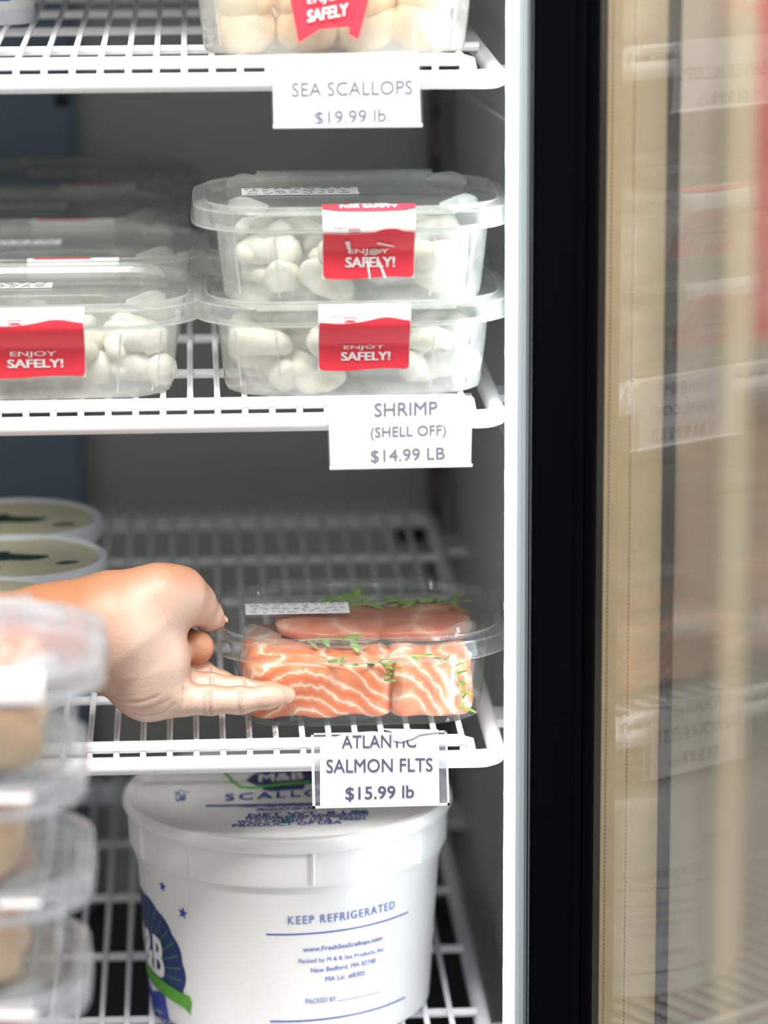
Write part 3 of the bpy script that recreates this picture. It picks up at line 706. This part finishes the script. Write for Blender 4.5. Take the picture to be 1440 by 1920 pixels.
lid_poly([(386, 1509), (640, 1505), (640, 1508), (386, 1512)], BLUE)
for k, (x0, y, x1, t) in enumerate([(450, 1514, 690, 'FRESH ALL NATURAL SEA SCALLOPS'), (482, 1521, 690, 'PRODUCT OF USA WILD CAUGHT'), (466, 1531, 690, 'NET WT. 8 LBS'), (461, 1537, 690, 'PERISHABLE KEEP REFRIGERATED'), (445, 1544, 684, 'WILD CAUGHT  U.S.A.  FRESH'), (436, 1551, 640, 'PRODUCT OF USA')]):
    lid_text(t, x0, y, x1, y-7, 5.6, BLUE, .015)
lid_text('SEA', 361, 1446, 415, 1436, 7, PALEB, .02)
ck = MB(); ck.tube([onlid(528, 1536), onlid(534, 1543), onlid(552, 1527)], .0007, 4); ck.tube([onlid(655, 1526), onlid(668, 1520), onlid(690, 1524)], .0007, 4); ck.build('green_tick', mat('tick_green', (.02, .25, .2), .5), lid)
tk = MB()
for k in range(7): 
    q = [onlid(326+k*4.4, 1480+1.4*abs(k-3)), onlid(328+k*4.4, 1480+1.4*abs(k-3)), onlid(328+k*4.4, 1484+1.4*abs(k-3)), onlid(326+k*4.4, 1484+1.4*abs(k-3))]
    tk.add(q, [(0, 1, 2, 3)])
tk.build('print_mark', PALEB, lid, smooth=0); lid_text('Club', 329, 1502, 348, 1500, 15, BLUE, .03)
# body print
def cyl(s, z, off=.00025):
    R = Rb(z)+off; a = s/Rb(z); return (R*math.sin(a), -R*math.cos(a), z)
def find(px, py):                                     # (arc length, height) of the pail wall under a photo pixel
    lo = None
    d = CR.T@np.array([(px-720)/FPX, (960-py)/FPX, -1.0]); c0 = CAM-np.array(PC)
    R = .0965
    for _ in range(4):
        A = d[0]**2+d[1]**2; B = 2*(c0[0]*d[0]+c0[1]*d[1]); Cc = c0[0]**2+c0[1]**2-R*R; D = max(0, B*B-4*A*Cc); t = (-B-math.sqrt(D))/(2*A)
        p = c0+t*d; R = Rb(p[2])
    return R*math.atan2(p[0], -p[1]), p[2]
prt = empty('print', (0, 0, 0)); prt.parent = pail
def body_text(body, p0, p1, hh, m, bold=.006, sp=1.0):
    s0, z0 = find(*p0); s1, z1 = find(*p1)
    v, f = text_verts(body, bold, sp); per = len(v)//(5 if bold > .02 else 4 if bold else 1); mb = MB(); mb.add([cyl(s0+(s1-s0)*u, z0+(z1-z0)*u+hh*q, .0003+.00003*(i//per)) for i, (u, q) in enumerate(v)], f)
    mb.build('print_lettering', m, pail, smooth=0)
bpy.data.objects.remove(prt)
def body_line(p0, p1, th, m, nm='print_line'):
    s0, z0 = find(*p0); s1, z1 = find(*p1)
    k = MB(); k.grid([[cyl(s0+(s1-s0)*j/16, z0+(z1-z0)*j/16+q*th) for j in range(17)] for q in (0, 1)]); return k.build(nm, m, pail, smooth=0)
PX = 2.26/6600
body_text('KEEP REFRIGERATED', (540, 1733), (739, 1703), 16*PX, PALEB, .016, 1.25)
body_line((499, 1753), (765, 1711), 2.6*PX, BLUE)
body_text('www.FreshSeaScallops.com', (568, 1787), (716, 1765), 12*PX, PALEB, .02)
body_text('Packed by M & B Sea Products, Inc.', (560, 1808), (720, 1785), 11*PX, PALEB, .01)
body_text('New Bedford, MA 02740', (583, 1825), (704, 1806), 11*PX, PALEB, .01)
body_text('MA Lic. #8305', (610, 1841), (684, 1829), 11*PX, PALEB, .01)
body_text('PACKED BY:', (573, 1882), (632, 1876), 10*PX, PALEB, .008)
body_line((634, 1877), (712, 1860), 1.4*PX, PALEB)
body_line((506, 1916), (759, 1871), 2.8*PX, BLUE)
# shell badge: fan outline centred on the left of the pail
sc0, zc0 = find(346, 1840); ctr = math.radians(-76)*.096; zb = find(300, 1800)[1]
def fan(rx, ry, a0, a1, n, scal=0.0, k=14):
    out = []
    for i in range(n+1):
        a = a0+(a1-a0)*i/n; q = 1+scal*abs(math.sin(a*k/2)); out.append((ctr+rx*q*math.sin(a), zb-.004+ry*q*math.cos(a)))
    return out
def patch(poly, m, nm, off=.00025, c=None):
    c = c or (sum(p[0] for p in poly)/len(poly), sum(p[1] for p in poly)/len(poly)); k = MB(); n = len(poly); rr = []
    for q in (0.02, .25, .5, .75, 1): rr.append([cyl(c[0]+(p[0]-c[0])*q, c[1]+(p[1]-c[1])*q, off) for p in poly])
    k.loft(rr, False, False); return k.build(nm, m, pail, smooth=0)
patch(fan(.0495, .0435, -2.05, 2.05, 96, .035), NAVY, 'shell_print', .00025, (ctr, zb-.004))
for k in range(-9, 10):
    a = k*.205; b = a+.02
    q = MB(); q.grid([[cyl(ctr+.0485*t*math.sin(a+e_*.008)*1.0, zb-.010+(.0435*t)*math.cos(a+e_*.008)+.006*t, .0004) for t in [.42+.055*i for i in range(11)]] for e_ in (-1, 1)]); q.build('shell_rib_print', GREEN, pail, smooth=0)
patch([(ctr-.024, zb-.020), (ctr+.026, zb-.020), (ctr+.032, zb-.041), (ctr, zb-.045), (ctr-.030, zb-.041)], BLUE, 'shell_print', .0003)
v, f = text_verts('M&B', .03); mb = MB(); mb.add([cyl(ctr-.026+.054*u, zb-.012+.027*q+.002*(1-u), .0006+.00003*(i//(len(v)//5))) for i, (u, q) in enumerate(v)], f); mb.build('print_lettering', PRW, pail, smooth=0)
s_a, z_a = find(352, 1872); 
rb = MB(); rb.grid([[cyl(ctr-.03+(s_a-ctr+.033)*t, zb-.010+(z_a-zb+.012)*max(0, t)**1.3+q*.0095, .0008) for t in [i/18 for i in range(19)]] for q in (-1, 0)]); rb.build('ribbon_print', GREEN, pail, smooth=0)
patch([(s_a-.004, z_a+.003), (s_a+.0045, z_a-.002), (s_a+.002, z_a-.006), (s_a+.0035, z_a-.011), (s_a-.004, z_a-.006)], GREEN, 'ribbon_print', .0008)
for (px, py, r) in ((276, 1629, .0042), (305, 1662, .0042), (343, 1712, .0044)):
    s_, z_ = find(px, py); kx = 1.0
    patch([(s_+(r if i % 2 == 0 else r*.42)*math.sin(PI*i/5+.1), z_+(r if i % 2 == 0 else r*.42)*math.cos(PI*i/5+.1)) for i in range(10)], BLUE, 'star_print')
body_text('NEW BEDFORD, MA', (292, 1905), (346, 1938), .0042, BLUE, .02)

# ------------------------------------------------------------------ round tubs at the left
TH_ = .068
tubs = [((-.1285, .312), 'rearmost round tub at the left, dim olive lid'), ((-.1225, .205), 'middle round tub at the left with a dark leaf print on its lid'), ((-.137, .092), 'nearest round tub at the left, partly behind the forearm')]
tb = empty('tub', (0, 0, 0), tubs[0][1], 'tub', 'round tubs at the left')
MB().lathe([(0, .001), (.044, .001), (.046, 0), (.048, .003), (.0535, .056)], 56, False, False).build('body', TUBW, tb)
tl_ = MB().lathe([(.0545, .0525), (.0560, .0525), (.0590, .0555), (.0600, .060), (.0595, .0675), (.0575, .0685), (.0550, .0665), (.0, .0665)], 56, False, False).build('lid', TUBW, tb)
MB().lathe([(.0, .0668), (.0535, .0668)], 56, False, False).build('lid_print', TUBL, tl_, label='olive yellow printed lid face')
def leafpoly(cx, cy, L, Wd, a):
    pts = []
    for i in range(16):
        t = 2*PI*i/16; x, y = L*math.cos(t), Wd*math.sin(t)*(1+.2*math.sin(5*t)); pts.append((cx+x*math.cos(a)-y*math.sin(a), cy+x*math.sin(a)+y*math.cos(a), .0670))
    return pts
for q in (leafpoly(-.004, .0, .026, .009, .05), leafpoly(-.022, .006, .020, .007, .5), leafpoly(.034, -.016, .008, .004, .3)):
    k = MB(); k.add(q, [tuple(range(len(q)))]); k.build('leaf_print', LEAFD, tl_, smooth=0)
k = MB()
for i in range(12): k.add([(-.030+i*.0018, -.032, .067), (-.0292+i*.0018, -.032, .067), (-.0292+i*.0018, -.022, .067), (-.030+i*.0018, -.022, .067)], [(0, 1, 2, 3)])
k.build('barcode_print', DARK, tl_, smooth=0)
tb.location = (*tubs[0][0], DECK[2]+ZW)
for (p, t) in tubs[1:]: dup(tb, (*p, DECK[2]+ZW), label=t)

# ------------------------------------------------------------------ white bottle at the upper left
bp_ = at(-10, 50, Z=DECK[0]+ZW)
bt = empty('bottle', (bp_.x, bp_.y+.03, DECK[0]+ZW), 'white bottle with a blue label at the upper left corner', 'bottle')
MB().lathe([(0, .001), (.020, .001), (.023, 0), (.0245, .003), (.0245, .10), (.022, .115), (.012, .125), (.012, .14)], 40, False, True).build('body', TUBW, bt)
MB().lathe([(.0135, .128), (.0135, .146), (.012, .148), (0, .148)], 32, False, False).build('cap', mat('cap_blue', (.05, .15, .45), .4), bt)
k = MB(); k.grid([[(.02465*math.sin(a), -.02465*math.cos(a), z) for a in [-.9+2.2*i/16 for i in range(17)]] for z in (.010, .085)]); lb = k.build('label_band', PRW, bt)
k = MB(); k.grid([[(.0248*math.sin(a), -.0248*math.cos(a), z) for a in [-.2+.62*i/10 for i in range(11)]] for z in (.0155, .0235)]); k.build('blue_print', mat('label_blue', (.05, .2, .55), .4), lb)

# ------------------------------------------------------------------ blurred stack of containers in the foreground
FX, FY = -.1540, -.350
fz0 = .9000
fst = []; fdat = {}
for k in range(4):
    c = dup(sal, (FX+(-.003, .000, -.002, .009)[k], FY+(0, .004, -.003, 0)[k], fz0+PITCHC*k), label=('lowest', 'second lowest', 'second from top', 'topmost')[k]+' clear fish container of the blurred foreground stack', group='foreground fish containers', skip=('note_sticker',))
    c.scale = (1, 1, 1); fst.append(c)
    for ch in c.children:
        if ch.name.split('.')[0] in ('tray', 'lid'):
            if k == 0: ch.data = ch.data.copy(); ch.data.materials[0] = CLOUD if ch.name.startswith('lid') else CLOUDT; fdat[ch.name.split('.')[0]] = ch.data
            else: ch.data = fdat[ch.name.split('.')[0]]
    sheet([[(x, *on_path(s, .0004)) for x in (-.03, 0, .067)] for s in [S_EDGE-.030+.040*i/12 for i in range(13)]], .0002).build('tamper_label', STICK, c, smooth=60, label='white paper sticker folded over the lid') if k == 3 else sheet([[(x, *on_path(s, .0004)) for x in (.052, .062, .072)] for s in [S_EDGE+.0002+.0025*i/3 for i in range(4)]], .0002).build('rim_highlight', STICK, c, smooth=60)  # lower lids: white strip painted in as the highlight of the lid edge
    for j, (mm, L, x, zz, hh) in enumerate(((PALEF, .130, -.004, .021, .036), (SALM, .126, -.002, .044, .011))):
        o = fillet_mesh(L, .106, hh, 30+k*2+j).build('fish_fillet', mm, smooth=70); o.location = c.location+Vector((x, 0, zz))
        tag(o, ('pale fillet' if j == 0 else 'orange salmon piece lying on the pale fillet')+' in the '+('lowest', 'second lowest', 'second from top', 'topmost')[k]+' foreground container', 'fish fillet')
cart = empty('steel_cart', (FX-.05, FY-.06, 0), 'small steel cart carrying the foreground stack of containers', 'cart')
MB().box(-.22, .112, -.16, .105, fz0-.014, fz0-.0005, .003).build('cart_top', STEEL, cart)
lg = None
for sx in (-.20, .095):
    for sy in (-.14, .085):
        if lg is None: q = lg = MB().tube([(0, 0, .05), (0, 0, fz0-.014)], .011, 10).build('leg', STEEL, cart)
        else: q = lg.copy(); COL.objects.link(q); q.parent = cart
        q.location = (sx, sy, 0)
wl0 = None
for sx in (-.20, .095):
    for sy in (-.14, .085):
        if wl0 is None: q = wl0 = MB().loft([[(x_, .025*math.cos(2*PI*i/20), .025*math.sin(2*PI*i/20)+.025) for i in range(20)] for x_ in (-.01, .01)]).build('wheel', DARK, cart)
        else: q = wl0.copy(); COL.objects.link(q); q.parent = cart
        q.location = (sx, sy, 0)

# ------------------------------------------------------------------ things seen through the door glass
ban = at(1436, 300, Y=1.55)
b = empty('red_banner', (ban.x+.10, 1.55, 0), 'red cloth banner hanging by the wall, seen through the door glass', 'banner')
P = []
zt_, zb_ = at(1400, -140, Y=1.55).z, at(1400, 640, Y=1.55).z
for i in range(25):
    t = i/24; z = zt_+(zb_-zt_)*t; x0 = at(1384+34*min(1, max(0, t-.42)*4)+3*math.sin(t*9), 300, Y=1.55).x-b.location.x
    P.append([(x0+(.16-x0)*j/8, .012*math.sin(j*1.1+t*2), z) for j in range(9)])
sheet(P, .003).build('cloth', mat('banner_red', (.62, .10, .09), .8), b, smooth=60)
MB().tube([(-.06, .006, zt_+.004), (.17, .006, zt_+.004)], .006, 8).build('rod', BROWN, b); MB().tube([(.15, .022, 0), (.15, .022, zt_+.01)], .006, 8).build('stand', BROWN, b); MB().box(.05, .25, -.08, .05, 0, .02).build('base', BROWN, b)
CARDB = mat('brown_carton', (.36, .235, .155), .75, noise=(7, (.45, .30, .20), (1, 1, 1)))
pst = at(1390, 900, Y=1.35)
tag(MB().box(-.014, .014, -.014, .014, 0, 2.4, .003).build('wooden_post', mat('post_wood', (.66, .55, .38), .6, noise=(4, (.6, .48, .32), (10, 10, 1))), loc=(pst.x-.008, 1.35, 0)), 'pale wooden post standing in front of the boarded wall', 'post')
tz = at(1300, 1180, Y=1.55).z
tbl = empty('stock_table', (.62, 1.735, 0), 'plain grey table by the wall that carries the brown carton', 'table')
MB().box(-.25, .18, -.11, .15, tz-.025, tz, .003).build('table_top', mat('table_grey', (.40, .38, .33), .6), tbl)
for sx in (-.22, .16):
    for sy in (-.12, .13): MB().box(sx-.012, sx+.012, sy-.012, sy+.012, 0, tz-.025).build('leg', BROWN, tbl, smooth=0)
cz = at(1300, 885, Y=1.55).z
ct = empty('brown_carton', (.64, 1.72, tz), 'brown cardboard carton added on the table for the brown patch in the door glass', 'box')  # added carton, fills in the brownish patch of the glass view
MB().box(-.125, .145, -.09, .11, 0, cz-tz, .003).build('carton_body', CARDB, ct)
MB().box(-.128, .149, -.012, .012, cz-tz-.001, cz-tz+.002).build('tape', mat('tape_tan', (.55, .42, .28), .4), ct, smooth=0)

# ------------------------------------------------------------------ the reaching arm and hand (one continuous surface)
SK = 2.13/6600
def HP(px, py, Y): return np.array(at(px, py, Y=Y))
Y0 = .012
def C(a, b): return (HP(a[0], a[1], a[2]+Y0), a[3]*SK, HP(b[0], b[1], b[2]+Y0), b[3]*SK)
def chain(*p): return [C(p[i], p[i+1]) for i in range(len(p)-1)]
arm = chain((-560, 1300, -.16, 135), (-300, 1252, -.09, 118), (-60, 1218, -.035, 98), (100, 1192, -.012, 88), (170, 1186, -.004, 90))
palm = chain((170, 1190, -.004, 88), (240, 1190, .002, 92)) + chain((240, 1220, .004, 88), (268, 1258, .002, 72), (275, 1292, .0, 54)) + \
    chain((235, 1148, .0, 80), (300, 1120, .0, 58)) + chain((255, 1190, -.004, 70), (285, 1230, -.004, 46), (290, 1285, -.008, 40))
thumb = chain((295, 1122, .0, 60), (335, 1118, .010, 52), (364, 1132, .022, 38), (390, 1154, .034, 25), (409, 1165, .042, 14))
index = chain((290, 1195, .018, 40), (322, 1196, .032, 30), (345, 1206, .034, 29), (370, 1214, .020, 32))
middle = chain((285, 1240, .016, 42), (325, 1250, .022, 29), (375, 1262, .024, 25), (415, 1278, .022, 20), (440, 1284, .020, 16))
ring = chain((285, 1268, .006, 44), (342, 1282, .008, 29), (395, 1288, .009, 26), (448, 1294, .0095, 24), (505, 1300, .011, 21), (538, 1302, .013, 17))
pinky = chain((285, 1298, -.004, 46), (340, 1311, -.006, 31), (395, 1313, -.008, 27), (450, 1313, -.009, 25), (502, 1307, -.008, 21), (518, 1305, -.007, 18))
def cone(G, c):
    a, ra, b, rb = c; ab = b-a; L = ab@ab
    t = np.clip(((G[0]-a[0])*ab[0]+(G[1]-a[1])*ab[1]+(G[2]-a[2])*ab[2])/L, 0, 1).astype(np.float32)
    d = np.sqrt((G[0]-a[0]-t*ab[0])**2+(G[1]-a[1]-t*ab[1])**2+(G[2]-a[2]-t*ab[2])**2)
    return d-(ra+(rb-ra)*t)
def smin(a, b, k):
    h = np.clip(.5+.5*(b-a)/k, 0, 1); return b+(a-b)*h-k*h*(1-h)
allp = arm+palm+thumb+index+middle+ring+pinky
hnd = palm+thumb+index+middle+ring+pinky
def ext(cs, m): return np.min([np.minimum(c[0]-c[1], c[2]-c[3]) for c in cs], 0)-m, np.max([np.maximum(c[0]+c[1], c[2]+c[3]) for c in cs], 0)+m
mn, mx = ext(allp, .004); hn, hx = ext(hnd, .003); hn[0] += .022
HF, HC = .00088, .003
ax = [np.concatenate([np.arange(hn[i]-HC, mn[i]-HC, -HC)[::-1], np.arange(hn[i], hx[i], HF), np.arange(hx[i]+HC*.5, mx[i]+HC, HC)]).astype(np.float32) for i in range(3)]
G = np.meshgrid(*ax, indexing='ij', sparse=True)
def union(cs, k):
    d = None
    for c in cs: e_ = cone(G, c); d = e_ if d is None else smin(d, e_, k)
    return d
D0 = union(arm+palm, .016)
D = smin(D0, union(thumb, .008), .010)
for fg, kk in ((index, .006), (middle, .006), (ring, .007), (pinky, .008)):
    D = np.minimum(D, smin(D0, union(fg, .004), kk))
# flexion creases: thin grooves
def groove(p, q, dep=.0011):
    global D
    D = np.maximum(D, -(cone(G, (p, dep, q, dep))-.0)) if False else -smin(-D, cone(G, (p, dep, q, dep)), .0012)
def fin(ch, i, t):                                    # point, radius along a finger chain
    a, ra, b, rb = ch[i]; return a+(b-a)*t, ra+(rb-ra)*t
creases = []
def crease(arc, rad):
    for u, v_ in zip(arc, arc[1:]): groove(u, v_, rad); creases.append((u, v_))
for ch, i, t, rad in ((pinky, 1, .80, .0009), (pinky, 1, 1.0, .0007), (pinky, 3, .0, .0009), (ring, 2, .05, .0011), (ring, 3, .25, .0009), (middle, 2, .6, .001)):
    p, r = fin(ch, i, t)
    crease([p+(np.array([0, -math.cos(a), math.sin(a)]))*(r+rad*.55) for a in np.linspace(-1.0, 1.1, 7)], rad)
def surf(px, py):                                     # where a sight line first meets the hand
    d = CR.T@np.array([(px-720)/FPX, (960-py)/FPX, -1.0]); d /= np.linalg.norm(d)
    for t in np.arange(1.95, 2.35, .0006):
        p = CAM+d*t; q = [int(np.clip(np.searchsorted(ax[i], p[i]), 0, len(ax[i])-1)) for i in range(3)]
        if D[q[0], q[1], q[2]] < .0004: return p
    return None
for pl_, rad in (([(336, 1337), (343, 1322), (347, 1306), (346, 1292)], .0013), ([(207, 1309), (240, 1319), (272, 1316), (300, 1304)], .0009), ([(220, 1324), (255, 1333), (290, 1327), (318, 1312)], .0009),
                 ([(238, 1337), (275, 1343), (305, 1336), (328, 1320)], .0009)):
    arc = [surf(*p) for p in pl_]
    if all(a is not None for a in arc): crease([a-np.array([0, .0002, 0]) for a in arc], rad)
def nets(D):
    S = D < 0; nx, ny, nz = D.shape
    cnt = np.zeros((nx-1, ny-1, nz-1), np.int8)
    for i in (0, 1):
        for j in (0, 1):
            for k in (0, 1): cnt += S[i:nx-1+i, j:ny-1+j, k:nz-1+k]
    act = (cnt > 0) & (cnt < 8); idx = -np.ones(act.shape, np.int64); ii = np.argwhere(act); idx[act] = np.arange(len(ii))
    acc = np.zeros((len(ii), 3)); num = np.zeros(len(ii))
    cs = [(i, j, k) for i in (0, 1) for j in (0, 1) for k in (0, 1)]
    for a in cs:
        for ax_ in range(3):
            if a[ax_]: continue
            b_ = list(a); b_[ax_] = 1
            va = D[ii[:, 0]+a[0], ii[:, 1]+a[1], ii[:, 2]+a[2]]; vb = D[ii[:, 0]+b_[0], ii[:, 1]+b_[1], ii[:, 2]+b_[2]]
            cr = (va < 0) != (vb < 0); t = np.where(cr, va/np.where(cr, va-vb, 1), 0)
            p = np.tile(np.array(a, float), (len(ii), 1)); p[:, ax_] += t
            acc += p*cr[:, None]; num += cr
    V = ii+acc/num[:, None]; F = []
    for ax_ in range(3):
        sl = [slice(None)]*3; s2 = [slice(None)]*3; sl[ax_] = slice(0, -1); s2[ax_] = slice(1, None)
        ch = np.argwhere(S[tuple(sl)] != S[tuple(s2)]); o1, o2 = [(1, 2), (2, 0), (0, 1)][ax_]
        ok = (ch[:, o1] > 0) & (ch[:, o2] > 0) & (ch[:, o1] < D.shape[o1]-1) & (ch[:, o2] < D.shape[o2]-1); ch = ch[ok]
        q = []
        for da, db in ((-1, -1), (0, -1), (0, 0), (-1, 0)):
            c = ch.copy(); c[:, o1] += da; c[:, o2] += db; q.append(idx[c[:, 0], c[:, 1], c[:, 2]])
        q = np.stack(q, 1); flip = ~S[tuple(sl)][ch[:, 0], ch[:, 1], ch[:, 2]]; q[flip] = q[flip][:, ::-1]; F.append(q)
    return V, np.concatenate(F)
V, F = nets(D)
V = np.stack([np.interp(V[:, i], np.arange(len(ax[i])), ax[i]) for i in range(3)], 1)
for it in range(2):                                   # light smoothing
    E = np.concatenate([F[:, [0, 1]], F[:, [1, 2]], F[:, [2, 3]], F[:, [3, 0]]]); A = np.zeros_like(V); n_ = np.zeros(len(V))
    np.add.at(A, E[:, 0], V[E[:, 1]]); np.add.at(n_, E[:, 0], 1); np.add.at(A, E[:, 1], V[E[:, 0]]); np.add.at(n_, E[:, 1], 1)
    V = V*.5+A/n_[:, None]*.5
pers = empty('person', at(-100, 1230, Y=0), 'person reaching in from the left, hand gripping the salmon container', 'person')
me = bpy.data.meshes.new('arm_and_hand'); me.from_pydata((V-np.array(pers.location)).tolist(), [], F.tolist()); me.update(); me.shade_smooth()
hand = bpy.data.objects.new('arm_and_hand', me); COL.objects.link(hand); hand.parent = pers
# skin colour: paler palm side, pinker finger tips, browner back of hand and forearm
N_ = np.array([v.normal[:] for v in me.vertices])
xw = V[:, 0]; xwr = HP(150, 1190, 0)[0]; xpl = HP(265, 1190, 0)[0]
kx = np.clip((xw-xwr)/(xpl-xwr), 0, 1)
zt = HP(300, 1085, 0)[2]; zm = HP(300, 1165, 0)[2]
ks = np.clip((zt-V[:, 2])/(zt-zm), 0, 1)
pf = np.clip((-N_[:, 1]*.9-.25*np.maximum(N_[:, 2], 0)+.45), 0, 1)*kx*(.35+.65*ks)
back_c = np.array([.38, .165, .08]); palm_c = np.array([.66, .475, .39]); tip_c = np.array([.80, .42, .30])
colr = back_c*(1-pf[:, None])+palm_c*pf[:, None]
for tip in (thumb[-1][2], index[-1][2], ring[-1][2], pinky[-1][2]):
    d = np.linalg.norm(V-tip, axis=1); k_ = np.clip(1-(d-.006)/.012, 0, 1)[:, None]*.5; colr = colr*(1-k_)+tip_c*k_
di = np.min([np.linalg.norm(V-(c[0]+(c[2]-c[0])*t), axis=1)-c[1]-(c[3]-c[1])*t for c in index[1:] for t in (0, .25, .5, .75, 1)], 0)
k_ = np.clip(1-di/.002, 0, 1)[:, None]*.75; colr = colr*(1-k_)+np.array([.55, .24, .12])*k_  # index browned: shade under the thumb painted into its skin colour
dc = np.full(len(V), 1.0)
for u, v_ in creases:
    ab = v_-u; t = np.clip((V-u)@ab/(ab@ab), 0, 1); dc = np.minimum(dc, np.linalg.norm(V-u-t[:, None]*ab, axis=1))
k_ = np.clip(1-dc/.0018, 0, 1)[:, None]*.36; colr = colr*(1-k_)+np.array([.34, .13, .07])*k_  # skin coloured darker along the creases
ca = me.color_attributes.new('skin', 'FLOAT_COLOR', 'POINT'); ca.data.foreach_set('color', np.concatenate([colr, np.ones((len(V), 1))], 1).astype(np.float32).ravel())
sm = mat('skin', (.6, .4, .3), .48, sub=.12, bump=(420, .12)); at_ = sm.node_tree.nodes.new('ShaderNodeVertexColor'); at_.layer_name = 'skin'
sm.node_tree.links.new(at_.outputs[0], sm.node_tree.nodes['Principled BSDF'].inputs['Base Color']); me.materials.append(sm)
# nails
NAIL = mat('nail', (.80, .52, .38), .25)
pl = Vector(pers.location)
def nail(c, nrm, tdir, L, Wd):
    n = Vector(nrm).normalized(); t = Vector(tdir).normalized(); t = (t-n*t.dot(n)).normalized(); s = n.cross(t)
    P = [[Vector(c)-pl+t*(L*(i/6-.5))+s*(Wd*(j/6-.5)*(1-.25*(i/6)**2))+n*(.0010-.0022*(j/3-1)**2-.0012*(i/6-.4)**2*2) for j in range(7)] for i in range(7)]
    sheet(P, -.0004).build('nail', NAIL, pers, smooth=60)
nail(HP(414, 1153, .048+Y0), (.55, .2, .8), (.75, .3, -.55), .010, .008)
nail(HP(380, 1194, .022+Y0), (.45, -.1, .9), (.35, -.93, -.1), .010, .009)
# sleeve, beyond the frame
a_, b_ = HP(-560, 1300, -.16+Y0), HP(-330, 1256, -.095+Y0)
dv = b_-a_; slv = MB().tube([Vector(a_-dv*.4)-pl, Vector(a_)-pl, Vector(a_+dv*.5)-pl, Vector(b_)-pl], [.058, .054, .050, .047], 24, cap=False); slv.build('sleeve', SLEEVEC, pers)
